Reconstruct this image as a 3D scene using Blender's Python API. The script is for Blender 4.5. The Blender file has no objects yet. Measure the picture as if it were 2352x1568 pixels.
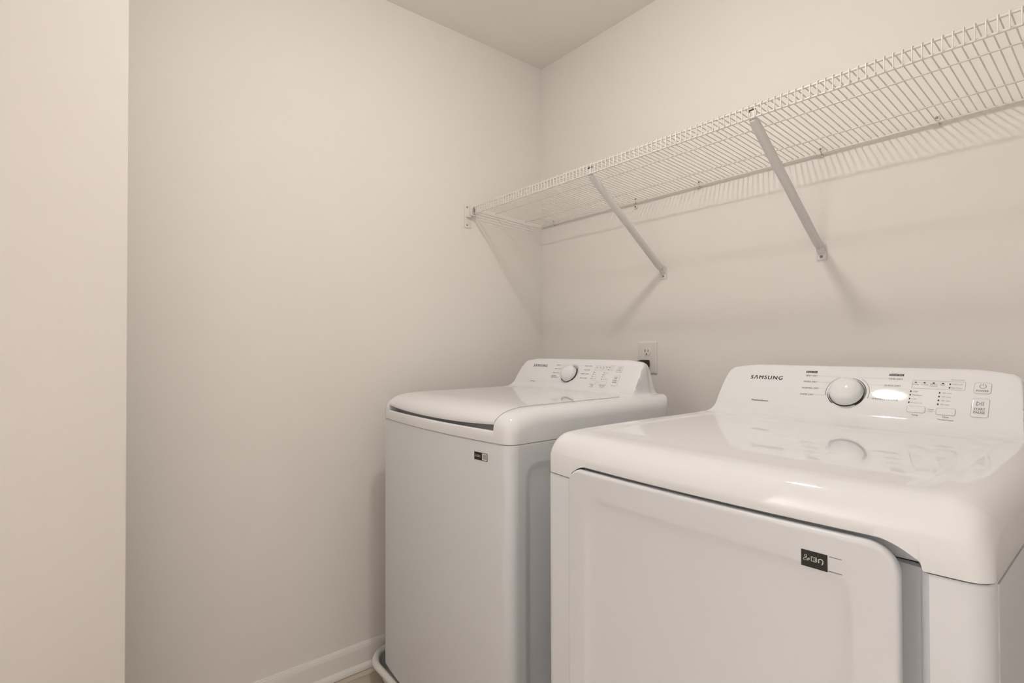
import bpy, bmesh, math, random
from mathutils import Vector, Matrix

# ---------------------------------------------------------------- camera, world, exposure
scene = bpy.context.scene
C = scene.collection
random.seed(4)
F_PX = 1206.69
cam_d = bpy.data.cameras.new('camera')
cam_d.sensor_fit = 'HORIZONTAL'; cam_d.sensor_width = 36.0
cam_d.lens = F_PX / 2352 * 36.0
cam_d.clip_start = 0.02
cam = bpy.data.objects.new('camera', cam_d); C.objects.link(cam)
_yaw, _pitch, _roll = 0.8872, 0.0112, -0.0026
_f = Vector((-math.sin(_yaw) * math.cos(_pitch), math.cos(_yaw) * math.cos(_pitch), math.sin(_pitch)))
_r0 = Vector((math.cos(_yaw), math.sin(_yaw), 0)); _u0 = _r0.cross(_f)
_r = math.cos(_roll) * _r0 + math.sin(_roll) * _u0
_u = -math.sin(_roll) * _r0 + math.cos(_roll) * _u0
cam.matrix_world = Matrix(((_r.x, _u.x, -_f.x, 1.8085), (_r.y, _u.y, -_f.y, -1.6548), (_r.z, _u.z, -_f.z, 1.1392), (0, 0, 0, 1)))
scene.camera = cam

world = bpy.data.worlds.new('world'); scene.world = world; world.use_nodes = True
world.node_tree.nodes['Background'].inputs[0].default_value = (0.9, 0.92, 1.0, 1)
world.node_tree.nodes['Background'].inputs[1].default_value = 0.3

scene.view_settings.view_transform = 'Standard'
scene.view_settings.look = 'None'
scene.view_settings.gamma = 1.0
scene.view_settings.use_curve_mapping = False
scene.view_settings.exposure = 0.76
LAMP_STRENGTH = 150.0
LAMP_COLOR = (1.0, 0.952, 0.893)
FILL_STRENGTH = 47.0  # strength of the added fill lamp

# ---------------------------------------------------------------- materials
def mat(name, color, rough=0.5, spec=0.5, metal=0.0, coat=0.0, noise=0.0, scale=8.0, bump=0.0, bscale=300.0, emit=None):
    m = bpy.data.materials.new(name); m.use_nodes = True
    nt = m.node_tree; b = nt.nodes['Principled BSDF']
    b.inputs['Base Color'].default_value = (*color, 1)
    b.inputs['Roughness'].default_value = rough
    b.inputs['Metallic'].default_value = metal
    b.inputs['Specular IOR Level'].default_value = spec
    b.inputs['Coat Weight'].default_value = coat
    b.inputs['Coat Roughness'].default_value = 0.06
    tc = nt.nodes.new('ShaderNodeTexCoord')
    if noise:
        n = nt.nodes.new('ShaderNodeTexNoise'); n.inputs['Scale'].default_value = scale; n.inputs['Detail'].default_value = 3
        mx = nt.nodes.new('ShaderNodeMix'); mx.data_type = 'RGBA'
        mx.inputs['A'].default_value = (*[c * (1 - noise) for c in color], 1)
        mx.inputs['B'].default_value = (*[min(1, c * (1 + noise)) for c in color], 1)
        nt.links.new(tc.outputs['Object'], n.inputs['Vector'])
        nt.links.new(n.outputs['Fac'], mx.inputs['Factor'])
        nt.links.new(mx.outputs['Result'], b.inputs['Base Color'])
    if bump:
        n2 = nt.nodes.new('ShaderNodeTexNoise'); n2.inputs['Scale'].default_value = bscale; n2.inputs['Detail'].default_value = 2
        bp = nt.nodes.new('ShaderNodeBump'); bp.inputs['Strength'].default_value = bump; bp.inputs['Distance'].default_value = 0.001
        nt.links.new(tc.outputs['Object'], n2.inputs['Vector'])
        nt.links.new(n2.outputs['Fac'], bp.inputs['Height'])
        nt.links.new(bp.outputs['Normal'], b.inputs['Normal'])
    if emit:
        b.inputs['Emission Color'].default_value = (*emit[0], 1)
        b.inputs['Emission Strength'].default_value = emit[1]
    return m

M = dict(
    wall=mat('wall_paint', (0.89, 0.852, 0.814), 0.75, 0.25, noise=0.012, scale=3, bump=0.08, bscale=260),
    ceiling=mat('ceiling_paint', (0.95, 0.915, 0.87), 0.85, 0.2, noise=0.01, scale=3, bump=0.1, bscale=200),
    trim=mat('trim_paint', (0.88, 0.85, 0.81), 0.4, 0.5, noise=0.01, scale=5),
    plank=mat('vinyl_plank', (0.62, 0.54, 0.45), 0.45, 0.4, noise=0.12, scale=22),
    joint=mat('floor_joint', (0.09, 0.07, 0.05), 0.9, 0.1, noise=0.1, scale=40),
    gloss=mat('appliance_gloss_plastic', (0.865, 0.875, 0.89), 0.04, 0.5, noise=0.004, scale=6),
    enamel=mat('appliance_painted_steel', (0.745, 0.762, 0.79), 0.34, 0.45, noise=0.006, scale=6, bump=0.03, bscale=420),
    pan=mat('drain_pan_plastic', (0.80, 0.79, 0.76), 0.35, 0.5, noise=0.01, scale=12),
    ink=mat('black_ink', (0.015, 0.013, 0.012), 0.35, 0.4, noise=0.05, scale=50),
    grey_ink=mat('grey_ink', (0.16, 0.14, 0.13), 0.4, 0.4, noise=0.05, scale=50),
    pale_ink=mat('pale_grey_ink', (0.42, 0.39, 0.37), 0.4, 0.4, noise=0.05, scale=50),
    white_ink=mat('white_ink', (0.80, 0.79, 0.76), 0.4, 0.4, noise=0.02, scale=50),
    black=mat('black_rubber', (0.02, 0.022, 0.018), 0.45, 0.5, noise=0.1, scale=60),
    gap=mat('gap_shade_and_dark_hook', (0.10, 0.10, 0.10), 0.8, 0.2, noise=0.05, scale=30),  # seam shade put into the colour; also the dark brace hook
    wire=mat('white_vinyl_coated_wire', (0.86, 0.82, 0.77), 0.28, 0.5, noise=0.01, scale=20),
    brace=mat('white_painted_brace', (0.78, 0.765, 0.75), 0.35, 0.5, noise=0.01, scale=20),
    clip=mat('white_clip_plastic', (0.84, 0.80, 0.755), 0.4, 0.5, noise=0.01, scale=30),
    screw=mat('screw_steel', (0.30, 0.28, 0.26), 0.3, 0.5, metal=0.8, noise=0.1, scale=90),
    plate=mat('outlet_plastic', (0.83, 0.79, 0.75), 0.3, 0.5, noise=0.01, scale=30),
    lens=mat('lamp_lens', (0.9, 0.88, 0.85), 0.5, 0.3, noise=0.01, scale=10, emit=(LAMP_COLOR, LAMP_STRENGTH)),
    lamp_trim=mat('lamp_trim', (0.85, 0.83, 0.80), 0.4, 0.4, noise=0.01, scale=10),
)

# ---------------------------------------------------------------- helpers
def empty(name, loc=(0, 0, 0)):
    o = bpy.data.objects.new(name, None); C.objects.link(o); o.location = loc
    o.empty_display_size = 0.05
    return o

def tag(o, label, cat, group=None):
    o['label'] = label; o['category'] = cat
    if group: o['group'] = group
    return o

class MB:
    """Collects vertices and faces in world coordinates."""
    def __init__(s): s.v = []; s.f = []
    def add(s, vs, fs):
        k = len(s.v); s.v += [tuple(p) for p in vs]; s.f += [tuple(i + k for i in f) for f in fs]
        return s
    def box(s, x0, x1, y0, y1, z0, z1):
        vs = [(x, y, z) for z in (z0, z1) for y in (y0, y1) for x in (x0, x1)]
        return s.add(vs, [(0, 2, 3, 1), (4, 5, 7, 6), (0, 1, 5, 4), (2, 6, 7, 3), (0, 4, 6, 2), (1, 3, 7, 5)])
    def bbox(s, x0, x1, y0, y1, z0, z1, b):
        """box with chamfered edges"""
        bm = bmesh.new(); bmesh.ops.create_cube(bm, size=1)
        for v in bm.verts:
            v.co = Vector(((x0 + x1) / 2 + v.co.x * (x1 - x0), (y0 + y1) / 2 + v.co.y * (y1 - y0), (z0 + z1) / 2 + v.co.z * (z1 - z0)))
        bmesh.ops.bevel(bm, geom=list(bm.edges), offset=b, segments=2, profile=0.5, affect='EDGES')
        bm.verts.index_update()
        s.add([v.co.copy() for v in bm.verts], [[v.index for v in f.verts] for f in bm.faces]); bm.free()
        return s
    def tube(s, pts, r, n=8, cap=True):
        pts = [Vector(p) for p in pts]; rs = r if isinstance(r, (list, tuple)) else [r] * len(pts)
        k = len(s.v); up = None
        for i, p in enumerate(pts):
            a = pts[max(i - 1, 0)]; b = pts[min(i + 1, len(pts) - 1)]; t = (b - a).normalized()
            if up is None:
                up = Vector((0, 0, 1)) if abs(t.z) < 0.9 else Vector((1, 0, 0))
            side = t.cross(up).normalized(); up = side.cross(t).normalized()
            for j in range(n):
                a_ = 2 * math.pi * j / n
                s.v.append(tuple(p + rs[i] * (math.cos(a_) * side + math.sin(a_) * up)))
        for i in range(len(pts) - 1):
            for j in range(n):
                s.f.append((k + i * n + j, k + i * n + (j + 1) % n, k + (i + 1) * n + (j + 1) % n, k + (i + 1) * n + j))
        if cap:
            s.f.append(tuple(k + j for j in reversed(range(n)))); s.f.append(tuple(k + (len(pts) - 1) * n + j for j in range(n)))
        return s
    def grid(s, rows, flip=False):
        k = len(s.v); m = len(rows[0])
        for r in rows: s.v += [tuple(p) for p in r]
        for i in range(len(rows) - 1):
            for j in range(m - 1):
                q = (k + i * m + j, k + i * m + j + 1, k + (i + 1) * m + j + 1, k + (i + 1) * m + j)
                s.f.append(tuple(reversed(q)) if flip else q)
        return s
    def rings(s, rings, close=True, flip=False):
        """closed loops of equal length, last one closed with a fan"""
        k = len(s.v); n = len(rings[0])
        for r in rings: s.v += [tuple(p) for p in r]
        for i in range(len(rings) - 1):
            for j in range(n):
                q = (k + i * n + j, k + i * n + (j + 1) % n, k + (i + 1) * n + (j + 1) % n, k + (i + 1) * n + j)
                s.f.append(tuple(reversed(q)) if flip else q)
        if close:
            last = rings[-1]; c = sum((Vector(p) for p in last), Vector()) / n
            s.v.append(tuple(c)); ci = len(s.v) - 1; b = k + (len(rings) - 1) * n
            for j in range(n):
                q = (b + j, b + (j + 1) % n, ci)
                s.f.append(tuple(reversed(q)) if flip else q)
        return s
    def build(s, name, material, parent=None, smooth=None, stuff=False):
        me = bpy.data.meshes.new(name); me.from_pydata(s.v, [], s.f); me.update()
        o = bpy.data.objects.new(name, me); C.objects.link(o)
        me.materials.append(material)
        if parent is not None:
            off = Vector(parent.location)
            if parent.parent is not None: off = off + Vector(parent.parent.location)
            me.transform(Matrix.Translation(-off)); o.parent = parent
        else:
            # origin at the base centre of the thing
            xs = [v[0] for v in s.v]; ys = [v[1] for v in s.v]; zs = [v[2] for v in s.v]
            off = Vector(((min(xs) + max(xs)) / 2, (min(ys) + max(ys)) / 2, min(zs)))
            me.transform(Matrix.Translation(-off)); o.location = off
        if smooth is not None:
            me.shade_smooth()
            if smooth < 180: me.set_sharp_from_angle(angle=math.radians(smooth))
        return o

def struct(o): o['kind'] = 'structure'; return o
def lerp(a, b, t): return a + (b - a) * t
def smooth01(t): t = max(0.0, min(1.0, t)); return t * t * (3 - 2 * t)
def interp(x, pts):
    if x <= pts[0][0]: return pts[0][1]
    for (a, b), (c, d) in zip(pts, pts[1:]):
        if x <= c: return b + (d - b) * (x - a) / (c - a)
    return pts[-1][1]
def pchip(pts):
    """monotone cubic through the points"""
    xs = [p[0] for p in pts]; ys = [p[1] for p in pts]; n = len(xs)
    d = [(ys[i + 1] - ys[i]) / (xs[i + 1] - xs[i]) for i in range(n - 1)]
    m = [d[0]] + [0.0 if d[i - 1] * d[i] <= 0 else 2 * d[i - 1] * d[i] / (d[i - 1] + d[i]) for i in range(1, n - 1)] + [d[-1]]
    def f(x):
        if x <= xs[0]: return ys[0]
        if x >= xs[-1]: return ys[-1]
        i = max(k for k in range(n - 1) if xs[k] <= x); h = xs[i + 1] - xs[i]; t = (x - xs[i]) / h
        return ys[i] * (1 + 2 * t) * (1 - t) ** 2 + h * m[i] * t * (1 - t) ** 2 + ys[i + 1] * t * t * (3 - 2 * t) + h * m[i + 1] * t * t * (t - 1)
    return f
def catmull(pts, n):
    """dense polyline through 2-D points"""
    out = []; P = [pts[0]] + list(pts) + [pts[-1]]
    for i in range(1, len(P) - 2):
        p0, p1, p2, p3 = P[i - 1], P[i], P[i + 1], P[i + 2]
        for k in range(n):
            t = k / n
            out.append(tuple(0.5 * ((2 * p1[a]) + (-p0[a] + p2[a]) * t + (2 * p0[a] - 5 * p1[a] + 4 * p2[a] - p3[a]) * t * t + (-p0[a] + 3 * p1[a] - 3 * p2[a] + p3[a]) * t ** 3) for a in (0, 1)))
    out.append(tuple(pts[-1])); return out
def rrect(cx, cy, hw, hh, r, n=8):
    """rounded rectangle outline, counter-clockwise, 4*(n+1) points plus mid-edge points"""
    r = min(r, hw, hh); out = []
    for qx, qy, a0 in ((1, 1, 0), (-1, 1, 90), (-1, -1, 180), (1, -1, 270)):
        for k in range(n + 1):
            a = math.radians(a0 + 90 * k / n)
            out.append((cx + qx * (hw - r) + r * math.cos(a), cy + qy * (hh - r) + r * math.sin(a)))
        # points along the following straight edge
        nx, ny = {(1, 1): (-1, 1), (-1, 1): (-1, -1), (-1, -1): (1, -1), (1, -1): (1, 1)}[(qx, qy)]
        a1 = math.radians(a0 + 90)
        p = out[-1]; q = (cx + nx * (hw - r) + r * math.cos(a1), cy + ny * (hh - r) + r * math.sin(a1))
        for k in range(1, 8): out.append((lerp(p[0], q[0], k / 8), lerp(p[1], q[1], k / 8)))
    return out
def sd_rrect(x, y, cx, cy, hw, hh, r):
    qx = abs(x - cx) - hw + r; qy = abs(y - cy) - hh + r
    return math.hypot(max(qx, 0), max(qy, 0)) + min(max(qx, qy), 0) - r

# ---------------------------------------------------------------- the room
H = 2.4384
XR, YF, XJ, YJ = 2.06, -2.35, 0.32, -1.578
struct(MB().box(-0.10, XR + 0.1, 0, 0.10, 0, H).build('wall_back', M['wall']))
struct(MB().box(-0.10, 0, YJ - 0.10, 0, 0, H).build('wall_left', M['wall']))
# the nearer stretch of the left wall stands 0.32 m further into the room
jog = MB().bbox(-0.10, XJ, YF, YJ, 0, H, 0.004)
struct(jog.build('wall_near_left', M['wall'], smooth=30))
struct(MB().box(XR, XR + 0.1, YF, 0, 0, H).build('wall_right', M['wall']))
# front wall behind the camera with the doorway one enters by
fw = MB()
DX0, DX1, DH = 0.90, 1.98, 2.10
fw.box(XJ - 0.2, DX0, YF - 0.1, YF, 0, H); fw.box(DX1, XR + 0.1, YF - 0.1, YF, 0, H); fw.box(DX0, DX1, YF - 0.1, YF, DH, H)
struct(fw.build('wall_front', M['wall']))
HXR = 2.6
struct(MB().box(-0.1, HXR + 0.1, YF - 1.6, 0.1, H, H + 0.08).build('ceiling', M['ceiling']))
# hallway beyond the doorway, out of the picture
hw_ = MB()
hw_.box(-0.1, HXR + 0.1, YF - 1.6, YF - 1.5, 0, H); hw_.box(-0.2, -0.1, YF - 1.5, YF - 0.1, 0, H); hw_.box(HXR, HXR + 0.1, YF - 1.5, YF - 0.1, 0, H); hw_.box(XR + 0.1, HXR, YF - 0.1, YF, 0, H)
struct(hw_.build('wall_hallway', M['wall']))

# floor: dark sub-surface with vinyl planks laid along the left wall
floor = struct(MB().box(-0.1, HXR + 0.1, YF - 1.6, 0.1, -0.05, -0.004).build('floor', M['joint']))
def plank_mesh(w, l):
    b = MB().bbox(0, w, 0, l, -0.006, 0.0, 0.0009)
    me = bpy.data.meshes.new('floor_plank'); me.from_pydata(b.v, [], b.f); me.materials.append(M['plank']); me.shade_smooth(); me.set_sharp_from_angle(angle=math.radians(30)); return me
PW, PL, GAP = 0.178, 1.22, 0.0022
pm = plank_mesh(PW - GAP, PL - GAP); pe = plank_mesh(0.026, PL - GAP)
def put_plank(me, x, y):
    o = bpy.data.objects.new('floor_plank', me); C.objects.link(o); o.parent = floor
    o.location = Vector((x, y, 0)) - Vector(floor.location)
y = -0.995
for k in range(-2, 2): put_plank(pe, 0.0285, y + 0.0 + k * PL - 0.0)
col_i = 0; x = 0.057
while x < HXR:
    off = (0.37, 0.81, 0.10, 0.56)[col_i % 4]
    for k in range(-4, 2):
        yy = -1.2 + off + k * PL
        if yy > 0.0 or yy < YF - 1.6: continue
        put_plank(pm, x, yy)
    x += PW; col_i += 1

# baseboards: board with a stepped cap, shoe moulding as its part
def baseboard(name, prof, p0, p1, axis):
    """prof: (outward, z) points; runs from p0 to p1"""
    b = MB(); rows = []
    for q in (p0, p1):
        rows.append([(q[0] + (d if axis == 'x' else 0), q[1] - (d if axis == 'y' else 0), z) for d, z in prof])
    b.grid(rows)
    return b
bprof = [(0, 0.0875), (0.004, 0.0875), (0.006, 0.0860), (0.0065, 0.083), (0.0095, 0.0815), (0.010, 0.079), (0.0125, 0.0745), (0.0135, 0.069), (0.0135, 0.0)]
shoe = [(0.0135, 0.020)] + [(0.0135 + 0.014 * math.sin(a), 0.004 + 0.016 * math.cos(a)) for a in [i * math.pi / 12 for i in range(7)]] + [(0.0275, 0.0)]
def run_base(side, p0, p1, axis):
    o = struct(baseboard('b', bprof, p0, p1, axis).build('baseboard_' + side, M['trim'], smooth=25))
    baseboard('s', shoe, p0, p1, axis).build('shoe_moulding', M['trim'], o, smooth=40)
run_base('left', (0, YJ, 0), (0, 0, 0), 'x')
run_base('back', (0.0135, 0, 0), (XR, 0, 0), 'y')
run_base('near_left', (XJ, YF, 0), (XJ, YJ, 0), 'x')

# ---------------------------------------------------------------- ceiling lamp (above the frame)
LX, LY = 1.02, -0.985
lamp = tag(empty('ceiling_light', (LX, LY, H)), 'round white flush ceiling light above the machines', 'ceiling light')
def revolve(profile, origin, axis, n=32, xdir=None):
    """profile: (radius, height along axis)"""
    axis = Vector(axis).normalized(); xd = Vector(xdir) if xdir else axis.orthogonal(); xd = (xd - axis * xd.dot(axis)).normalized(); yd = axis.cross(xd)
    O = Vector(origin)
    return [[O + axis * h + r * (math.cos(2 * math.pi * j / n) * xd + math.sin(2 * math.pi * j / n) * yd) for j in range(n)] for r, h in profile]
b = MB().rings(revolve([(0.085, 0.0), (0.085, 0.006), (0.080, 0.014), (0.057, 0.018), (0.053, 0.014)], (LX, LY, H), (0, 0, -1)), close=False)
b.build('trim_ring', M['lamp_trim'], lamp, smooth=40)
b = MB().rings(revolve([(0.053, 0.014), (0.0520, 0.022), (0.047, 0.031), (0.039, 0.037), (0.026, 0.042), (0.010, 0.045)], (LX, LY, H), (0, 0, -1)))
b.build('lens', M['lens'], lamp, smooth=60)

# unseen fill lamp, added in the hallway to send soft bounce light in
fill_lamp = tag(empty('added_fill_light', (0.30, YF - 0.75, H)), 'unseen round fill lamp added beyond the doorway', 'ceiling light')
hm = mat('fill_lens', (0.9, 0.88, 0.85), 0.5, 0.3, noise=0.01, scale=10, emit=((0.975, 0.975, 0.995), FILL_STRENGTH))
MB().rings(revolve([(0.32, 0.0), (0.32, 0.04), (0.31, 0.05), (0.30, 0.05)], (0.30, YF - 0.75, H), (0, 0, -1)), close=False).build('trim_ring', M['lamp_trim'], fill_lamp, smooth=40)
MB().rings(revolve([(0.30, 0.05), (0.20, 0.07), (0.05, 0.08)], (0.30, YF - 0.75, H), (0, 0, -1))).build('lens', hm, fill_lamp, smooth=60)

# ---------------------------------------------------------------- flat print and panel helpers
class Plane2D:
    """maps (a, b, h) to world: a along A, b along B, h along the normal"""
    def __init__(s, O, A, B):
        s.O = Vector(O); s.A = Vector(A).normalized(); s.B = Vector(B).normalized(); s.N = s.A.cross(s.B).normalized()
        s.bulge = None
    def __call__(s, a, b, h=0.0): return s.O + s.A * a + s.B * b + s.N * (h + (s.bulge(b) if s.bulge else 0.0))

_txt_cache = {}
def text_shape(text, bold=0.0, space=1.0):
    key = (text, bold, space)
    if key in _txt_cache: return _txt_cache[key]
    cu = bpy.data.curves.new('t', 'FONT'); cu.body = text; cu.size = 1.0; cu.space_character = space; cu.resolution_u = 3
    o = bpy.data.objects.new('t', cu); C.objects.link(o)
    dg = bpy.context.evaluated_depsgraph_get(); ev = o.evaluated_get(dg); me = ev.to_mesh()
    vs = [tuple(v.co) for v in me.vertices]; fs = [tuple(p.vertices) for p in me.polygons]
    ev.to_mesh_clear(); bpy.data.objects.remove(o); bpy.data.curves.remove(cu)
    _txt_cache[key] = (vs, fs); return vs, fs
def put_text(b, pl, text, x0, x1, s0, cap, bold=0.0, h=0.0004, caph=0.727, space=1.0):
    """text from x0 to x1, baseline at s0, capital height cap"""
    vs, fs = text_shape(text, bold, space)
    if not vs: return
    mn = min(v[0] for v in vs); mx = max(v[0] for v in vs); k = (x1 - x0) / (mx - mn); kz = cap / caph
    for q, o in enumerate((0.0,) if bold <= 0 else (-bold, -bold * 0.33, bold * 0.33, bold)):   # overlaid copies give the stroke its weight
        b.add([pl(x0 + (v[0] - mn + o * 0.9) * k, s0 + (v[1] + o * 0.15) * kz, h + q * 0.00001) for v in vs], fs)
def words(parent, pl, material, items, name='lettering', **kw):
    for it in items:
        b = MB(); put_text(b, pl, *it[:5], **dict(kw, **(it[5] if len(it) > 5 else {}))); b.build(name, material, parent)
def lines(parent, pl, material, items, w, name='leader_line', h=0.0004):
    for pts in items:
        b = MB(); put_line(b, pl, pts, w, h); b.build(name, material, parent)
def arcs(parent, pl, items, name='dial_arc'):
    for it in items:
        b = MB(); put_arc(b, pl, *it); b.build(name, M['ink'], parent)
def put_rect(b, pl, x0, x1, s0, s1, h=0.0004, skew=0.0):
    b.add([pl(x0, s0, h), pl(x1, s0, h), pl(x1 + skew, s1, h), pl(x0 + skew, s1, h)], [(0, 1, 2, 3)])
def put_line(b, pl, pts, w, h=0.0004):
    for (x0, y0), (x1, y1) in zip(pts, pts[1:]):
        d = math.hypot(x1 - x0, y1 - y0); 
        if d < 1e-7: continue
        nx, ny = -(y1 - y0) / d * w / 2, (x1 - x0) / d * w / 2
        b.add([pl(x0 - nx, y0 - ny, h), pl(x1 - nx, y1 - ny, h), pl(x1 + nx, y1 + ny, h), pl(x0 + nx, y0 + ny, h)], [(0, 1, 2, 3)])
def put_arc(b, pl, cx, cy, r, a0, a1, w0, w1, w2, h=0.0004, n=28):
    """arc band whose width runs w0 - w1 - w2; the outer radius stays r"""
    rows = []
    for k in range(n + 1):
        t = k / n; a = math.radians(lerp(a0, a1, t)); w = interp(t, [(0, w0), (0.5, w1), (1, w2)])
        rows.append([pl(cx + (r - w) * math.cos(a), cy + (r - w) * math.sin(a), h), pl(cx + r * math.cos(a), cy + r * math.sin(a), h)])
    b.grid(rows, flip=a1 > a0)
def put_outline(b, pl, x0, x1, s0, s1, r, w, h=0.0004):
    o = rrect((x0 + x1) / 2, (s0 + s1) / 2, (x1 - x0) / 2, (s1 - s0) / 2, r, 5)
    i = rrect((x0 + x1) / 2, (s0 + s1) / 2, (x1 - x0) / 2 - w, (s1 - s0) / 2 - w, max(r - w, 0.0002), 5)
    b.rings([[pl(p[0], p[1], h) for p in o], [pl(p[0], p[1], h) for p in i]], close=False)
def raised_key(pl, x0, x1, s0, s1, r, height, base=-0.0005):
    cx, cs, hw, hh = (x0 + x1) / 2, (s0 + s1) / 2, (x1 - x0) / 2, (s1 - s0) / 2
    rg = []
    for ins, h in ((0, base), (0, height * 0.5), (0.0003, height * 0.85), (0.0009, height), (0.002, height)):
        rg.append([pl(p[0], p[1], h) for p in rrect(cx, cs, hw - ins, hh - ins, max(r - ins, 0.0005), 5)])
    return MB().rings(rg)
def crown(b, lo, hi): return 0.50 * max(0.0, (b - lo) * (hi - b))   # the panel faces are slightly convex
T34 = math.tan(math.radians(34)); C34 = math.cos(math.radians(34)); S34 = math.sin(math.radians(34))

def knob(parent, pl, cx, cs, r):
    N = pl.N; O = pl(cx, cs, 0)
    prof = [(r * 1.02, -0.001), (r * 1.02, 0.003), (r * 0.995, 0.0045)]
    k = MB().rings(revolve(prof + [(r * 0.985, 0.008)] + [(r * 0.985 * math.cos(a) ** 0.75 if a < 1.57 else 0.0005, 0.008 + 0.0185 * math.sin(a)) for a in [math.radians(d) for d in (10, 20, 30, 40, 50, 60, 70, 78, 85)]], O, N, n=56)).build('knob', M['gloss'], parent, smooth=50)
    MB().rings(revolve([(r * 1.07, 0.0002), (r * 1.07, 0.0022), (r * 1.0, 0.0024)], O, N, n=56), close=False).build('knob_ring', M['ink'], k, smooth=40)
    return k

# ---------------------------------------------------------------- cover loft shared by both machines
def cover_fn(xl, xr, zs, zdeck, prof, bow, cr, re, hout, ytop_fade, drop_scale=None):
    """returns pos(i, x) for profile row i and abscissa x"""
    xc = (xl + xr) / 2; hw = (xr - xl) / 2
    Hp = max(p[1] for p in prof) - zdeck
    imax = max(range(len(prof)), key=lambda i: prof[i][1])
    hf = pchip(hout); cb = 0.050
    def pos(i, x):
        Y, Z = prof[i]; d = max(0.0, min(x - xl, xr - x))
        drop = re - math.sqrt(max(0.0, re * re - (re - d) ** 2)) if d < re else 0.0
        wf = 1 - smooth01((Y - prof[0][0]) / ytop_fade)
        corner = cr - math.sqrt(max(0.0, cr * cr - (cr - d) ** 2)) if d < cr else 0.0
        y = Y + (corner + bow * ((x - xc) / hw) ** 2) * wf
        if d < cb: y -= (cb - math.sqrt(max(0.0, cb * cb - (cb - d) ** 2))) * smooth01((Y + 0.32) / 0.10)   # rounded rear corners
        if Z > zdeck + 1e-4 and Y > prof[0][0] + 0.3:
            a = Z - zdeck; bq = max(1e-5, Hp * hf(max(0.0, d - 0.024 * smooth01((Y - prof[imax][0] + 0.015) / 0.05))))   # the housing narrows towards its back
            h = (a ** -16 + bq ** -16) ** (-1 / 16)
            z0 = zs + (zdeck - zs) * (1 - drop / (zdeck - zs))
            z = z0 + h
        else:
            z = zs + (Z - zs) * (1 - drop / (zdeck - zs))
        return Vector((x, y, z))
    return pos
def edge_cols(xa, xb, re, n_edge=9, n_in=12):
    """from the outer edge xa inward to xb, dense on the rounded edge"""
    s = 1 if xb > xa else -1; L = abs(xb - xa); out = []
    if L < re * 1.3: return [xa + s * L * (1 - math.cos(math.pi / 2 * k / (n_edge + n_in))) for k in range(n_edge + n_in + 1)]
    for k in range(n_edge + 1): out.append(xa + s * min(L, re) * (1 - math.cos(math.pi / 2 * k / n_edge)))
    if L > re:
        for k in range(1, n_in + 1): out.append(xa + s * lerp(re, L, k / n_in))
    return out

# ================================================================ DRYER
DXL, DXR = 1.011, 1.697; DXC = 1.354
DZS, DZD = 0.886, 0.9685
dry = tag(empty('clothes_dryer', (DXC, -0.56, 0.0)), 'white front-load clothes dryer in the right foreground with a dial panel and wide flat door', 'dryer')
PY0, PZ0 = -0.325, 0.997
dpl = Plane2D((0, PY0, PZ0), (1, 0, 0), (0, S34, C34)); dpl.bulge = lambda b: crown(b, -0.018, 0.100)
def crowned(pl, y, z):
    t = (y - pl.O.y) * S34 + (z - pl.O.z) * C34; p = pl(0, t, 0.0); return (p.y, p.z)
dprof_pts = [(-0.935, 0.926)] + [(-0.887 - 0.048 * math.cos(a), 0.921 + 0.046 * math.sin(a)) for a in [math.radians(d) for d in (10, 22, 34, 46, 58, 70, 80)]] + \
    [(-0.865, 0.9678), (-0.84, 0.9685), (-0.80, 0.9690), (-0.7, 0.9695), (-0.6, 0.9695), (-0.5, 0.9690), (-0.43, 0.9687), (-0.40, 0.9690), (-0.385, 0.9700), (-0.372, 0.9718), (-0.362, 0.9750), (-0.352, 0.9815), (-0.3451, 0.9865)]
def panel_line(z, y0=PY0, z0=PZ0): return (y0 + T34 * (z - z0), z)
dprof_pts = [p for p in dprof_pts if p[0] < -0.381] + [(-0.373, 0.9692), (-0.363, 0.9699), (-0.354, 0.9717), (-0.346, 0.9752), (-0.3398, 0.9800)]
dprof_pts += [crowned(dpl, *panel_line(z)) for z in (0.985, 0.992, 1.0, 1.01, 1.02, 1.03, 1.04, 1.05, 1.06, 1.068, 1.074)]
dprof_pts += [(-0.2675, 1.0815), (-0.2630, 1.0868), (-0.2565, 1.0905), (-0.248, 1.0922), (-0.232, 1.0922), (-0.222, 1.089), (-0.215, 1.080), (-0.213, 1.06), (-0.212, 1.03), (-0.211, 1.0), (-0.21, DZD + 0.0005), (-0.21, DZD - 0.03), (-0.21, DZS)]
# the face of the panel is kept exactly on its plane, so no spline there
dpos = cover_fn(DXL, DXR, DZS, DZD, dprof_pts, 0.020, 0.022, 0.038, [(0, 0), (0.028, 0.004), (0.035, 0.022), (0.0395, 0.07), (0.0425, 0.18), (0.0445, 0.40), (0.0465, 0.63), (0.0490, 0.79), (0.0530, 0.895), (0.062, 0.968), (0.080, 1.02), (0.10, 1.10), (0.15, 1.6)], 0.16)
cols = edge_cols(DXL, DXL + 0.16, 0.038, 12, 38)
cols = sorted(cols + [DXL + 0.0385 + 0.0012 * k + 0.00037 for k in range(22)])
mid = [lerp(DXL + 0.16, DXR - 0.16, k / 30) for k in range(1, 30)]
cols = cols + mid + [DXL + DXR - q for q in reversed(cols)]
A0, A1, A2, A3 = 1.088, 1.140, 1.583, 1.639     # where the front skirt arches over the door
def arch(x):
    t = max((A1 - x) / (A1 - A0), (x - A2) / (A3 - A2), 0.0)
    return math.sqrt(max(0.0, 1 - t ** 2.2)) if t < 1 else 0.0
def recess(x): return smooth01((x - 1.082) / 0.014) * smooth01((1.642 - x) / 0.014)
ADEP = 0.030
def dish(x, y):   # shallow sunken field in the deck
    return -0.0019 * smooth01(-sd_rrect(x, y, DXC, -0.62, 0.285, 0.257, 0.06) / 0.016)
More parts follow.
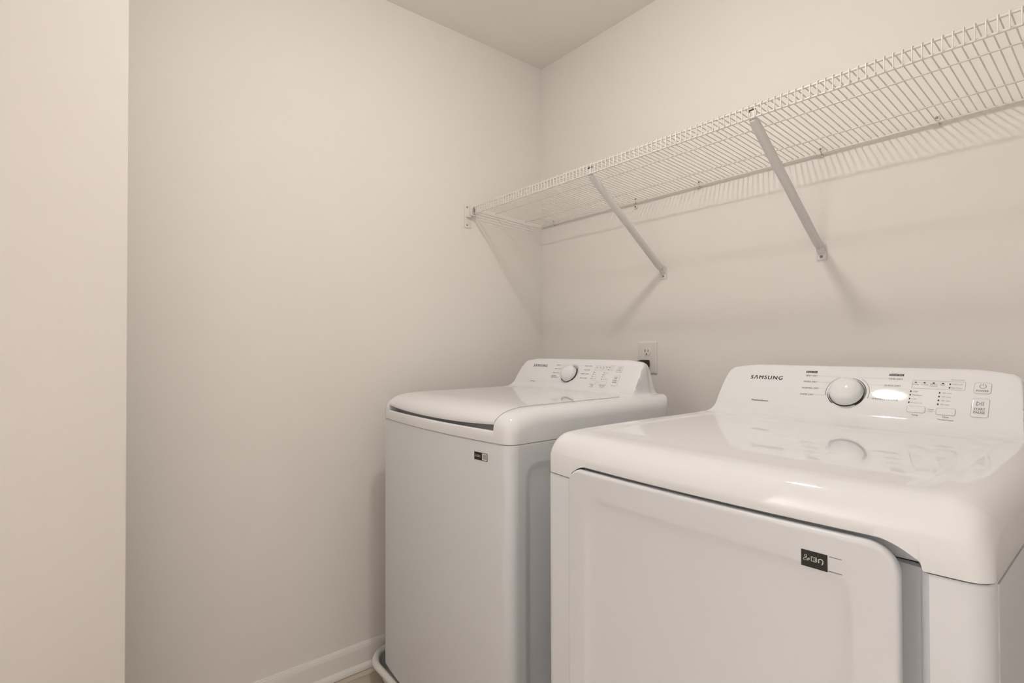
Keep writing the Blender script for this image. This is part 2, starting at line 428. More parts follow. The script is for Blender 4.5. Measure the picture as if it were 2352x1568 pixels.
rows = []
def dfront(x):   # y of the front skirt
    return dpos(0, x).y
zlow = lambda x: DZS + 0.0270 * arch(x)
full_cols = [cols[0]] + cols + [cols[-1]]
def mkrow(fn):
    r = [fn(x) for x in cols]
    return [Vector((r[0].x, r[0].y, DZS))] + r + [Vector((r[-1].x, r[-1].y, DZS))]
ra = lambda x: recess(x) * min(1.0, arch(x) * 4)
rows.append(mkrow(lambda x: Vector((x, dfront(x) + ADEP * ra(x), DZS))))
rows.append(mkrow(lambda x: Vector((x, dfront(x) + (ADEP - 0.001) * ra(x), lerp(DZS, zlow(x) + 0.008, arch(x))))))
rows.append(mkrow(lambda x: Vector((x, dfront(x) + 0.60 * ADEP * ra(x), lerp(DZS, zlow(x) + 0.012, arch(x))))))
rows.append(mkrow(lambda x: Vector((x, dfront(x) + 0.0060 * ra(x), zlow(x) + 0.0010 * ra(x)))))
rows.append(mkrow(lambda x: Vector((x, dfront(x) + 0.0022 * ra(x), zlow(x)))))
rows.append(mkrow(lambda x: Vector((x, dfront(x), lerp(DZS + 0.010, zlow(x) + 0.0020, arch(x))))))
for i in range(len(dprof_pts)):
    def fn(x, i=i):
        p = dpos(i, x)
        if -0.90 < p.y < -0.36 and i > 6: p.z += dish(x, p.y)
        return p
    r = mkrow(fn)
    rows.append(r)
MB().grid(rows).build('top_cover', M['gloss'], dry, smooth=50)

# cabinet: plan outline with a recess for the door, extruded; pillars left and right of the door
def dryer_outline(off=0.0):
    pts = []
    hw = (DXR - DXL) / 2 + off
    n = 90
    r = 0.022
    # front, left to right (y negative)
    for k in range(n + 1):
        t = k / n; x = DXC - hw + 2 * hw * (0.5 - 0.5 * math.cos(math.pi * t))
        d = min(x - (DXC - hw), DXC + hw - x)
        c = r - math.sqrt(max(0, r * r - (r - d) ** 2)) if d < r else 0
        y = -0.935 - off + c + 0.020 * ((x - DXC) / hw) ** 2 + ADEP * recess(x)
        pts.append((x, y))
    pts += [(DXC + hw, -0.70), (DXC + hw, -0.4), (DXC + hw, -0.21), (DXC - hw, -0.21), (DXC - hw, -0.4), (DXC - hw, -0.70)]
    return pts
rg = []
for off, z in ((0.0, 0.02), (0.0, 0.45), (0.0, DZS - 0.0052), (-0.0006, DZS - 0.0030), (-0.0018, DZS - 0.0017), (-0.012, DZS - 0.0017)):
    rg.append([(p[0], p[1], z) for p in dryer_outline(off)])
MB().rings(rg).build('cabinet', M['enamel'], dry, smooth=38)
rg = [[(p[0], p[1], z) for p in dryer_outline(-0.006)] for z in (DZS - 0.006, DZS + 0.004)]
MB().rings(rg, close=False).build('seam_shade_strip', M['gap'], dry, smooth=40)  # dark strip stands in for the shade inside the cover seam
for fx in (DXL + 0.06, DXR - 0.06):
    for fy in (-0.86, -0.28):
        MB().rings(revolve([(0.018, 0.0), (0.018, 0.012), (0.010, 0.014), (0.010, 0.03)], (fx, fy, 0.0), (0, 0, 1), 16)).build('foot', M['black'], dry, smooth=40)

# right side panel with a pressed field
def side_panel(name, parent, x, y0, y1, z0, z1, ec, material, depth, soft, sgn=1, thick=0.0):
    """ec: centre y, centre z, half sizes, radius of the pressed field"""
    ys = sorted(set([lerp(y0, y1, k / 24) for k in range(25)] + [ec[0] - ec[2] + d for d in [-0.004 + soft * k / 8 for k in range(11)]] + [ec[0] + ec[2] - d for d in [-0.004 + soft * k / 8 for k in range(11)]] + [ec[0] - ec[2] + 0.08 * k / 14 for k in range(15)]))
    zz = sorted(set([lerp(z0, z1, k / 24) for k in range(25)] + [ec[1] + ec[3] - d for d in [-0.004 + soft * k / 8 for k in range(11)]] + [ec[1] + ec[3] - 0.08 * k / 14 for k in range(15)]))
    ys = [q for q in ys if y0 - 1e-6 <= q <= y1 + 1e-6]; zz = [q for q in zz if z0 - 1e-6 <= q <= z1 + 1e-6]
    b = MB(); rows = []
    for z in zz:
        rows.append([(x - sgn * depth * smooth01(-sd_rrect(y, z, *ec) / soft), y, z) for y in ys])
    b.grid(rows, flip=sgn < 0)
    if thick:
        b.grid([[(x - sgn * thick, y0, z) for z in (z0, z1)], [(x, y0, z) for z in (z0, z1)]], flip=sgn > 0)
        b.grid([[(x - sgn * thick, y, z1) for y in (y0, y1)], [(x, y, z1) for y in (y0, y1)]], flip=sgn < 0)
    return b.build(name, material, parent, smooth=50)
side_panel('side_panel', dry, DXR + 0.0014, -0.888, -0.215, 0.03, DZS - 0.004, (-0.50, 0.46, 0.295, 0.345, 0.055), M['enamel'], 0.008, 0.020, thick=0.0014)

# door: rounded slab standing proud of the recess, with a shallow dished field
DOX0, DOX1, DOZ0, DOZ1 = 1.0885, 1.6195, 0.285, 0.9085
dcx, dcz, dhw, dhh = (DOX0 + DOX1) / 2, (DOZ0 + DOZ1) / 2, (DOX1 - DOX0) / 2, (DOZ1 - DOZ0) / 2
def door_y(x): return -0.9385 + 0.011 * ((x - DXC) / 0.343) ** 2
rg = []
seq = [(0.016, 0.032), (0.014, 0.0165), (0.003, 0.0155), (0.0008, 0.0145), (0.0002, 0.0125), (0.000, 0.0100), (0.000, 0.0060), (0.0004, 0.0042), (0.0014, 0.0020), (0.0032, 0.0006), (0.0052, 0.0), (0.0070, 0.0), (0.03, 0.0), (0.044, 0.0), (0.047, 0.0005), (0.050, 0.0018), (0.054, 0.0036), (0.060, 0.0052), (0.070, 0.0064), (0.085, 0.0070), (0.11, 0.0072), (0.16, 0.0072)]
for ins, dep in seq:
    r = max(0.034 - ins, 0.0) if ins < 0.02 else lerp(0.02, 0.05, min(1, (ins - 0.02) / 0.06))
    rg.append([(p[0], door_y(p[0]) + dep, p[1]) for p in rrect(dcx, dcz, dhw - ins, dhh - ins, max(r, 0.004), 10)])
for sc in (0.72, 0.45, 0.2):
    base = rrect(dcx, dcz, dhw - 0.16, dhh - 0.16, 0.05, 10)
    rg.append([(dcx + (p[0] - dcx) * sc, door_y(dcx + (p[0] - dcx) * sc) + 0.0072, dcz + (p[1] - dcz) * sc) for p in base])
door = MB().rings(rg, flip=True).build('door', M['enamel'], dry, smooth=60)

# sticker on the door: black card with three line icons, two fine print lines (its code square is left blank)
SKX = 1.5390
stk = Plane2D((SKX, door_y(SKX), 0), (1, 0.0346, 0), (0, 0, 1))
b = MB(); put_rect(b, stk, 1.5160 - SKX, 1.5465 - SKX, 0.8583, 0.8792, 0.0006); st = b.build('sticker', M['ink'], dry); st['label'] = 'black rectangular sticker with white line icons'
def icons(b, pl, x0, z0, k, h):
    P = lambda x, y: (x0 + x * k, z0 + y * k)
    def circ(cx, cy, r, a0=0, a1=360, n=14): return [P(cx + r * math.cos(math.radians(lerp(a0, a1, i / n))), cy + r * math.sin(math.radians(lerp(a0, a1, i / n)))) for i in range(n + 1)]
    w = 0.10 * k * 1.0
    put_line(b, pl, circ(0.0, 0.45, 0.28), w, h)                     # person with pen
    put_line(b, pl, [P(-0.5, -0.55)] + circ(-0.02, -0.5, 0.48, 170, 50, 8), w, h); put_line(b, pl, [P(-0.5, -0.55), P(0.05, -0.6)], w, h)
    put_line(b, pl, [P(0.25, -0.6), P(0.3, -0.35), P(0.75, 0.1), P(0.92, -0.1), P(0.47, -0.55), P(0.25, -0.6)], w, h)
    put_line(b, pl, [P(1.25, -0.45), P(1.25, 0.55), P(1.75, 0.5), P(1.85, 0.4), P(1.95, 0.5), P(2.45, 0.55), P(2.45, -0.45), P(1.95, -0.5), P(1.85, -0.6), P(1.75, -0.5), P(1.25, -0.45)], w, h)   # book
    put_line(b, pl, [P(1.85, 0.4), P(1.85, -0.6)], w, h); put_line(b, pl, [P(2.18, 0.3), P(2.18, -0.3)], w, h)
    put_line(b, pl, circ(3.35, 0.0, 0.55, 200, -20, 14), w, h)         # headset
    put_line(b, pl, circ(3.35, 0.0, 0.40, 190, -10, 12), w * 0.7, h)
    put_line(b, pl, [P(2.83, -0.2), P(2.85, -0.5), P(2.98, -0.5), P(2.98, -0.1)], w, h); put_line(b, pl, [P(3.87, -0.2), P(3.85, -0.5), P(3.72, -0.5), P(3.72, -0.1)], w, h)
    put_line(b, pl, [P(3.85, -0.5), P(3.7, -0.75), P(3.4, -0.75)], w, h)
b = MB(); icons(b, stk, 1.5215 - SKX, 0.8695, 0.0052, 0.0009); b.build('icons', M['white_ink'], st)
for q in ((1.5485 - SKX, 1.5625 - SKX, 0.8778, 0.8785), (1.5480 - SKX, 1.5625 - SKX, 0.8596, 0.8604)):
    b = MB(); put_rect(b, stk, *q, 0.0007); b.build('fine_print', M['grey_ink'], st)

# ---- dryer panel print
KX, KS = 1.3595, 0.0440
b = MB(); put_text(b, dpl, 'S\u039bMSUNG', 1.1289, 1.2095, 0.0697, 0.0112, bold=0.028, space=1.25); b.build('brand_lettering', M['ink'], dry)
b = MB(); put_text(b, dpl, 'MoistureSensor', 1.1488, 1.1909, 0.0048, 0.0046, bold=0.020)
b.build('sensor_lettering', M['ink'], dry)
words(dry, dpl, M['grey_ink'], [(t, x0, x1, s_, 0.0043) for t, x0, x1, s_ in (('VERY DRY', 1.2620, 1.2899, 0.0832), ('MORE DRY', 1.2617, 1.2917, 0.0660), ('NORMAL DRY', 1.2615, 1.2996, 0.0483), ('DAMP DRY', 1.2617, 1.2915, 0.0304),
      ('TIME DRY', 1.4336, 1.4603, 0.0828), ('QUICK DRY', 1.4283, 1.4589, 0.0653), ('AIR FLUFF', 1.4304, 1.4588, 0.0478), ('WRINKLE RELEASE', 1.4100, 1.4589, 0.0298))], 'cycle_lettering', bold=0.008)
for x0, x1, s_, t in ((1.2612, 1.2866, 0.0934, 'Sensor Dry'), (1.4338, 1.4606, 0.0928, 'Manual Dry')):
    b = MB(); put_rect(b, dpl, x0, x1, s_, s_ + 0.0056); tb = b.build('cycle_tab', M['ink'], dry)
    words(tb, dpl, M['white_ink'], [(t, x0 + 0.0016, x1 - 0.0016, s_ + 0.0014, 0.0030)], 'tab_lettering', h=0.0007)
lw = 0.00035
lines(dry, dpl, M['pale_ink'], [[(1.2918, 0.0855), (1.3360, 0.0850), (1.3395, 0.0838), (1.3400, 0.0815)], [(1.2930, 0.0684), (1.3235, 0.0682)], [(1.3017, 0.0511), (1.3150, 0.0510)], [(1.2952, 0.0330), (1.3155, 0.0332)],
      [(1.3765, 0.0835), (1.3790, 0.0850), (1.4297, 0.0849)], [(1.4000, 0.0671), (1.4252, 0.0671)], [(1.4045, 0.0499), (1.4272, 0.0499)], [(1.4045, 0.0322), (1.4075, 0.0322)]], lw)
arcs(dry, dpl, [(KX, KS, 0.0443, 118, 194, 0.0003, 0.0007, 0.0011), (KX, KS, 0.0446, 56, -16, 0.0006, 0.0009, 0.0009), (KX, KS, 0.0388, 82, -56, 0.0005, 0.0032, 0.0022), (KX, KS, 0.0402, 182, 230, 0.0004, 0.0018, 0.0026)])
knob(dry, dpl, KX - 0.0005, KS - 0.001, 0.0335)
# indicator cluster
b = MB(); put_outline(b, dpl, 1.4778, 1.5655, 0.0634, 0.0840, 0.0012, 0.0005); b.build('indicator_frame', M['pale_ink'], dry)
words(dry, dpl, M['pale_ink'], (('Drying', 1.4787, 1.4894, 0.0722, 0.0030), ('Cooling', 1.4935, 1.5052, 0.0724, 0.0030), ('Wrinkle', 1.5080, 1.5205, 0.0732, 0.0028), ('Prevent', 1.5084, 1.5205, 0.0694, 0.0028), ('End', 1.5258, 1.5323, 0.0732, 0.0030),
                     ('Child Lock', 1.5440, 1.5606, 0.0757, 0.0030), ('Filter Check', 1.5438, 1.5608, 0.0671, 0.0030), ('*(Press 3 sec)', 1.5410, 1.5630, 0.0868, 0.0026),
                     ('High', 1.4822, 1.4905, 0.0543, 0.0033), ('Medium', 1.4822, 1.4979, 0.0454, 0.0033), ('Low', 1.4818, 1.4898, 0.0363, 0.0033), ('Extra Low', 1.4816, 1.5013, 0.0272, 0.0033),
                     ('80 min', 1.5313, 1.5453, 0.0537, 0.0034), ('60 min', 1.5311, 1.5451, 0.0448, 0.0034), ('40 min', 1.5308, 1.5448, 0.0358, 0.0034), ('20 min', 1.5306, 1.5446, 0.0268, 0.0034),
                     ('*Child', 1.5102, 1.5203, 0.0140, 0.0028), ('Lock', 1.5126, 1.5195, 0.0098, 0.0028)), 'indicator_lettering', bold=0.008)
lines(dry, dpl, M['pale_ink'], [[(x0, 0.0782), (x1, 0.0781)] for x0, x1 in ((1.4862, 1.4962), (1.5013, 1.5113), (1.5166, 1.5268))] + [[(1.5080, 0.0118), (1.5100, 0.0118)], [(1.5210, 0.0118), (1.5245, 0.0118)]], 0.0003)
words(dry, dpl, M['grey_ink'], (('Temp.', 1.4854, 1.4976, -0.0014, 0.0036), ('Time', 1.5358, 1.5462, -0.0013, 0.0036), ('*Wrinkle Prevent', 1.5285, 1.5540, -0.0071, 0.0030)), 'key_lettering', bold=0.010)
for x, s, w, h_ in [(1.4836, 0.0783, 0.0040, 0.0011), (1.4987, 0.0781, 0.0040, 0.0011), (1.5141, 0.0780, 0.0040, 0.0011), (1.5294, 0.0780, 0.0040, 0.0011)] + [(1.5410, 0.0771, 0.0024, 0.0034), (1.5408, 0.0684, 0.0024, 0.0034)] + [(1.4780, q, 0.0023, 0.0036) for q in (0.0557, 0.0468, 0.0378, 0.0288)] + [(1.5263, q, 0.0023, 0.0036) for q in (0.0552, 0.0464, 0.0374, 0.0284)]:
    raised_key(dpl, x - w / 2, x + w / 2, s - h_ / 2, s + h_ / 2, 0.0003, 0.0005).build('indicator_lamp', M['ink'], dry)
def key(parent, pl, name, x0, x1, s0, s1, r=0.0035, h=0.0011):
    k = raised_key(pl, x0, x1, s0, s1, r, h).build(name, M['gloss'], parent, smooth=40)
    b = MB(); put_outline(b, pl, x0 - 0.0006, x1 + 0.0006, s0 - 0.0006, s1 + 0.0006, r + 0.0004, 0.0007, 0.00035)
    b.build('key_gap_shade', M['pale_ink'], k)  # grey outline paints the line of shade around the key
    return k
key(dry, dpl, 'temperature_key', 1.4764, 1.5069, 0.0058, 0.0199); key(dry, dpl, 'time_key', 1.5255, 1.5553, 0.0050, 0.0198)
pk = key(dry, dpl, 'power_key', 1.5794, 1.6043, 0.0584, 0.0826)
b = MB(); hk = 0.0014
put_text(b, dpl, 'POWER', 1.5825, 1.6013, 0.0618, 0.0046, bold=0.012, h=hk)
put_arc(b, dpl, 1.5919, 0.0745, 0.0052, 115, 425, 0.0008, 0.0008, 0.0008, h=hk); put_line(b, dpl, [(1.5919, 0.0760), (1.5919, 0.0803)], 0.0008, hk)
b.build('power_symbol', M['grey_ink'], pk)
sk = key(dry, dpl, 'start_pause_key', 1.5788, 1.6040, 0.0058, 0.0462)
b = MB(); put_text(b, dpl, 'START', 1.5826, 1.5992, 0.0208, 0.0050, bold=0.012, h=hk); put_text(b, dpl, 'PAUSE', 1.5825, 1.5993, 0.0131, 0.0050, bold=0.012, h=hk)
put_line(b, dpl, [(1.5825, 0.0194), (1.5993, 0.0194)], 0.0003, hk)
put_line(b, dpl, [(1.5860, 0.0393), (1.5862, 0.0303), (1.5918, 0.0349), (1.5860, 0.0393)], 0.0008, hk); put_line(b, dpl, [(1.5934, 0.0393), (1.5934, 0.0305)], 0.0008, hk); put_line(b, dpl, [(1.5956, 0.0393), (1.5956, 0.0305)], 0.0008, hk)
b.build('start_symbol', M['grey_ink'], sk)

# ================================================================ WASHER
WXL, WXR = 0.155, 0.835; WXC = 0.495
WZS, WZD = 0.905, 0.9875
wash = tag(empty('washing_machine', (WXC, -0.54, 0.04)), 'white top-load washing machine standing in a drain pan in the corner', 'washer')
WY0, WZ0 = -0.345, 0.990
wpl = Plane2D((0, WY0, WZ0), (1, 0, 0), (0, S34, C34)); wpl.bulge = lambda b: crown(b, 0.008, 0.118)
wprof = [(-0.892, 0.905), (-0.8925, 0.918), (-0.892, 0.930), (-0.8915, 0.936), (-0.8910, 0.942), (-0.8895, 0.949), (-0.886, 0.956), (-0.8805, 0.9625), (-0.872, 0.969), (-0.861, 0.9745), (-0.846, 0.979), (-0.825, 0.983), (-0.795, 0.986), (-0.75, 0.9872), (-0.68, 0.9876), (-0.60, 0.9878), (-0.52, 0.9878), (-0.46, 0.9878), (-0.42, 0.9878), (-0.400, 0.9880),
         (-0.390, 0.9888), (-0.378, 0.9905), (-0.366, 0.9940), (-0.354, 0.9990), (-0.3435, 1.0050)]
wprof = wprof[:20] + [(-0.382, 0.9881), (-0.371, 0.9885), (-0.3615, 0.9900), (-0.353, 0.9928), (-0.3463, 0.9966), (-0.3415, 1.0012)]
IB = 19
wprof += [crowned(wpl, WY0 + T34 * (z - WZ0), z) for z in (1.006, 1.013, 1.02, 1.03, 1.04, 1.05, 1.06, 1.07, 1.079)]
wprof += [(-0.2815, 1.0865), (-0.277, 1.0915), (-0.270, 1.0950), (-0.260, 1.0965), (-0.244, 1.0965), (-0.233, 1.093), (-0.226, 1.085), (-0.218, 1.060), (-0.210, 1.030), (-0.204, 1.005), (-0.200, WZD + 0.0008), (-0.195, WZD - 0.03), (-0.195, WZS)]
whout = [(0, 0), (0.030, 0.004), (0.038, 0.022), (0.0425, 0.07), (0.0455, 0.18), (0.0475, 0.40), (0.0495, 0.63), (0.0520, 0.79), (0.0560, 0.89), (0.066, 0.965), (0.086, 1.01), (0.10, 1.06), (0.14, 1.6)]
wpos = cover_fn(WXL, WXR, WZS, WZD, wprof, 0.022, 0.028, 0.040, whout, 0.16)
def seam(y):   # half width of the lid at depth y
    return interp(y, [(-0.90, 0.283), (-0.875, 0.286), (-0.38, 0.288)])
NE, NI, NM = 9, 8, 60
def wcols(i):
    y = wprof[min(i, IB)][0]; hwid = seam(y)
    if i > IB: hwid = seam(-0.38)
    L = edge_cols(WXL, WXC - hwid, 0.040, NE, NI); R_ = edge_cols(WXR, WXC + hwid, 0.040, NE, NI)
    midc = [WXC + hwid * (1 - abs(1 - abs(2 * k / NM - 1)) ** 1.6) * (1 if 2 * k > NM else -1) for k in range(NM + 1)]
    return L, midc, list(reversed(R_))
ZLIP = 0.9315
rows = []
for i in range(len(wprof)):
    L, mc, R_ = wcols(i)
    l = [wpos(i, x) for x in L]; r = [wpos(i, x) for x in R_]; m_ = []
    for x in mc:
        p = wpos(i, x)
        if 3 <= i <= IB:
            f = wpos(0, x).y
            if i == 3: p = Vector((x, f + 0.0015, ZLIP + 0.0015))
            elif i == 4: p = Vector((x, f + 0.0045, ZLIP + 0.0030))
            elif i == 5: p = Vector((x, f + 0.009, ZLIP + 0.0022))
            elif i == 6: p = Vector((x, f + 0.014, ZLIP - 0.002))
            elif i == 7: p = Vector((x, f + 0.020, ZLIP - 0.009))
            elif i == 8: p = Vector((x, f + 0.032, ZLIP - 0.014))
            elif i == 9: p = Vector((x, f + 0.046, ZLIP - 0.010))
            elif i == 10: p = Vector((x, f + 0.056, ZLIP + 0.01))
            else: p.z = min(p.z - 0.022, 0.968)
        m_.append(p)
    rows.append([Vector((l[0].x, l[0].y, WZS))] + l + m_ + r + [Vector((r[-1].x, r[-1].y, WZS))])
MB().grid(rows).build('top_cover', M['gloss'], wash, smooth=45)

# lid
lid_rows = []
def lid_cols(y, g=0.0022): h = seam(y) - g; return [lerp(WXC - h, WXC + h, 0.5 - 0.5 * math.cos(math.pi * k / 34) if False else k / 34) for k in range(35)]
def lid_edge_z(x): return 0.9445 + 0.0085 * (abs(x - WXC) / 0.30) ** 2.2
I0 = 4
def lid_pt(i, x):
    p = wpos(i, x); t = smooth01((i - I0) / 4.0)
    p.z = lerp(lid_edge_z(x) + (p.z - wprof[I0][1]) * 0.75, p.z, t) + 0.0012
    if i < I0 + 5: p.y += 0.0035 * (1 - t)
    return p
for i in range(I0, IB + 1):
    lid_rows.append([lid_pt(i, x) for x in lid_cols(wprof[i][0])])
f0 = lid_rows[0]
und = [[Vector((p.x, p.y + 0.030, p.z - 0.002)) for p in f0], [Vector((p.x, p.y + 0.006, p.z - 0.0050)) for p in f0], [Vector((p.x, p.y + 0.0012, p.z - 0.0040)) for p in f0]]
lid_rows = und + lid_rows
last = lid_rows[-1]
lid_rows.append([Vector((p.x, p.y + 0.001, p.z - 0.012)) for p in last])
lb = MB().grid(lid_rows)
for sgn, idx in ((1, 0), (-1, -1)):
    lb.grid([[r[idx] for r in lid_rows[3:-1]], [r[idx] - Vector((0, 0, 0.014)) for r in lid_rows[3:-1]]], flip=sgn < 0)
lb.build('lid', M['gloss'], wash, smooth=45)

# cabinet
def washer_outline(off=0.0):
    pts = []; hw = (WXR - WXL) / 2 + off; n = 90; r = 0.026
    for k in range(n + 1):
        t = k / n; x = WXC - hw + 2 * hw * (0.5 - 0.5 * math.cos(math.pi * t))
        d = min(x - (WXC - hw), WXC + hw - x)
        c = r - math.sqrt(max(0, r * r - (r - d) ** 2)) if d < r else 0
        pts.append((x, -0.8915 - off + c + 0.022 * ((x - WXC) / hw) ** 2))
    pts += [(WXC + hw, -0.842), (WXC + hw, -0.5), (WXC + hw, -0.195), (WXC - hw, -0.195), (WXC - hw, -0.5), (WXC - hw, -0.80)]
    return pts
rg = []
for off, z in ((-0.055, 0.050), (-0.046, 0.056), (-0.044, 0.084), (-0.004, 0.0885), (-0.0008, 0.0900), (0.0, 0.0925), (0.0, 0.5), (0.0, WZS - 0.0050), (-0.0006, WZS - 0.0026), (-0.0018, WZS - 0.0013), (-0.012, WZS - 0.0013)):
    rg.append([(p[0], p[1], z) for p in washer_outline(off)])
# leave the right flank between front corner and back open for the pressed side panel
ob = MB().rings(rg)
n_out = len(washer_outline()); flank = (91, 92, 93)
ob.f = [f for f in ob.f if not (len(f) == 4 and all((v % n_out) in flank for v in f) and min(v // n_out for v in f) in (5, 6))]
ob.build('cabinet', M['enamel'], wash, smooth=38)
side_panel('side_panel', wash, WXR, -0.842, -0.195, 0.0925, WZS - 0.005, (-0.51, 0.44, 0.313, 0.417, 0.045), M['enamel'], 0.0055, 0.024)
MB().rings([[(p[0], p[1], z) for p in washer_outline(-0.005)] for z in (WZS - 0.005, WZS + 0.004)], close=False).build('seam_shade_strip', M['gap'], wash, smooth=40)  # dark strip for the shade in the washer's cover seam
for fx in (WXL + 0.09, WXR - 0.09):
    for fy in (-0.80, -0.29):
        MB().rings(revolve([(0.022, 0.0035), (0.022, 0.018), (0.012, 0.022), (0.012, 0.06)], (fx, fy, 0.0), (0, 0, 1), 16)).build('foot', M['black'], wash, smooth=40)

# washer sticker: black card, the white code frame beside it is left blank
def wfront(x): return -0.8915 + 0.022 * ((x - WXC) / 0.34) ** 2
wst = Plane2D((0.7335, wfront(0.7335), 0), (1, 0.0908, 0), (0, 0, 1))
b = MB(); put_rect(b, wst, 0.7088 - 0.7335, 0.7585 - 0.7335, 0.8560, 0.8755, 0.0009)
wsto = b.build('sticker', M['ink'], wash); wsto['label'] = 'small black sticker with a white framed square'
b = MB(); put_outline(b, wst, 0.7388 - 0.7335, 0.7572 - 0.7335, 0.8575, 0.8742, 0.0008, 0.0020, 0.0012); b.build('white_frame', M['white_ink'], wsto)
b = MB(); put_rect(b, wst, 0.7408 - 0.7335, 0.7552 - 0.7335, 0.8595, 0.8722, 0.0011); b.build('blank_square', M['pale_ink'], wsto)
b = MB(); icons(b, wst, 0.7140 - 0.7335, 0.8662, 0.0046, 0.0012); b.build('icons', M['white_ink'], wsto)

# ---- washer panel print
b = MB(); put_text(b, wpl, 'S\u039bMSUNG', 0.2725, 0.3490, 0.0900, 0.0110, bold=0.028, space=1.25); b.build('brand_lettering', M['ink'], wash)
b = MB(); put_text(b, wpl, 'Self Clean', 0.2970, 0.3215, 0.0240, 0.0036, bold=0.020); b.build('sensor_lettering', M['ink'], wash)
words(wash, wpl, M['grey_ink'], [(t, x0, x1, s_, 0.0040) for t, x0, x1, s_ in (('NORMAL', 0.3977, 0.4195, 0.0975), ('HEAVY DUTY', 0.3972, 0.4312, 0.0815), ('DEEP WASH', 0.3965, 0.4291, 0.0646), ('BEDDING', 0.3971, 0.4203, 0.0518), ('WATERPROOF', 0.3971, 0.4327, 0.0450),
      ('DELICATES', 0.5400, 0.5724, 0.0980), ('QUICK WASH', 0.5436, 0.5716, 0.0820), ('RINSE + SPIN', 0.5375, 0.5722, 0.0656), ('SELF CLEAN', 0.5420, 0.5729, 0.0486))], 'cycle_lettering', bold=0.008)
WKX, WKS = 0.4830, 0.0640
lines(wash, wpl, M['pale_ink'], [[(0.4215, 0.0992), (0.4640, 0.0992), (0.4665, 0.0980)], [(0.4330, 0.0832), (0.4480, 0.0832)], [(0.5010, 0.0980), (0.5040, 0.0996), (0.5350, 0.0996)], [(0.5220, 0.0838), (0.5390, 0.0838)], [(0.5260, 0.0674), (0.5340, 0.0674)], [(0.5240, 0.0502), (0.5380, 0.0502)]], lw)
arcs(wash, wpl, [(WKX, WKS, 0.0400, 108, -12, 0.0003, 0.0010, 0.0005), (WKX, WKS, 0.0362, 95, -48, 0.0005, 0.0032, 0.0020), (WKX, WKS, 0.0372, 184, 230, 0.0004, 0.0016, 0.0022)])
knob(wash, wpl, WKX - 0.0005, WKS - 0.001, 0.0308)
b = MB(); put_outline(b, wpl, 0.5905, 0.6740, 0.0832, 0.1025, 0.0012, 0.0005); b.build('indicator_frame', M['pale_ink'], wash)
words(wash, wpl, M['pale_ink'], (('Wash', 0.5935, 0.6030, 0.0912, 0.0028), ('Rinse', 0.6075, 0.6172, 0.0912, 0.0028), ('Final', 0.6215, 0.6310, 0.0915, 0.0026), ('Spin', 0.6218, 0.6305, 0.0878, 0.0026), ('End', 0.6368, 0.6440, 0.0912, 0.0028),
                     ('Lid Lock', 0.6545, 0.6690, 0.0950, 0.0028), ('Child Lock', 0.6540, 0.6690, 0.0866, 0.0028), ('*(Press 3 sec)', 0.6560, 0.6735, 0.1040, 0.0024),
                     ('Hot', 0.5968, 0.6035, 0.0740, 0.0031), ('Warm', 0.5965, 0.6060, 0.0660, 0.0031), ('Eco Cool', 0.5970, 0.6110, 0.0576, 0.0031), ('Tap Cold', 0.5970, 0.6130, 0.0490, 0.0031),
                     ('Extra High', 0.6415, 0.6580, 0.0740, 0.0031), ('High', 0.6415, 0.6490, 0.0660, 0.0031), ('Low', 0.6420, 0.6480, 0.0576, 0.0031), ('No Spin', 0.6420, 0.6660, 0.0490, 0.0031),
                     ('*Child', 0.6245, 0.6325, 0.0380, 0.0026), ('Lock', 0.6260, 0.6315, 0.0340, 0.0026)), 'indicator_lettering', bold=0.008)
words(wash, wpl, M['grey_ink'], (('Temp.', 0.6030, 0.6140, 0.0236, 0.0034), ('*Lid Sound', 0.6005, 0.6165, 0.0180, 0.0030), ('Spin Speed', 0.6415, 0.6645, 0.0236, 0.0034), ('*Delay', 0.6460, 0.6610, 0.0180, 0.0030)), 'key_lettering', bold=0.010)
for x, s, w, h_ in [(q, 0.0968, 0.0034, 0.0016) for q in (0.5980, 0.6129, 0.6262, 0.6403)] + [(0.6516, 0.0963, 0.0022, 0.0030), (0.6507, 0.0880, 0.0022, 0.0030)] + [(0.5931, q, 0.0021, 0.0033) for q in (0.0755, 0.0674, 0.0590, 0.0505)] + [(0.6375, q, 0.0021, 0.0033) for q in (0.0756, 0.0674, 0.0590, 0.0503)]:
    raised_key(wpl, x - w / 2, x + w / 2, s - h_ / 2, s + h_ / 2, 0.0003, 0.0005).build('indicator_lamp', M['ink'], wash)
key(wash, wpl, 'temperature_key', 0.5950, 0.6195, 0.0290, 0.0425); key(wash, wpl, 'spin_key', 0.6390, 0.6660, 0.0290, 0.0425)
pk = key(wash, wpl, 'power_key', 0.6865, 0.7090, 0.0792, 0.1012)
b = MB(); put_text(b, wpl, 'POWER', 0.6890, 0.7062, 0.0835, 0.0043, bold=0.012, h=hk); put_arc(b, wpl, 0.6977, 0.0945, 0.0048, 115, 425, 0.0008, 0.0008, 0.0008, h=hk); put_line(b, wpl, [(0.6977, 0.0960), (0.6977, 0.0998)], 0.0008, hk); b.build('power_symbol', M['grey_ink'], pk)
sk = key(wash, wpl, 'start_pause_key', 0.6878, 0.7108, 0.0292, 0.0670)
b = MB(); put_text(b, wpl, 'START', 0.6908, 0.7060, 0.0450, 0.0046, bold=0.012, h=hk); put_text(b, wpl, 'PAUSE', 0.6908, 0.7062, 0.0385, 0.0046, bold=0.012, h=hk)
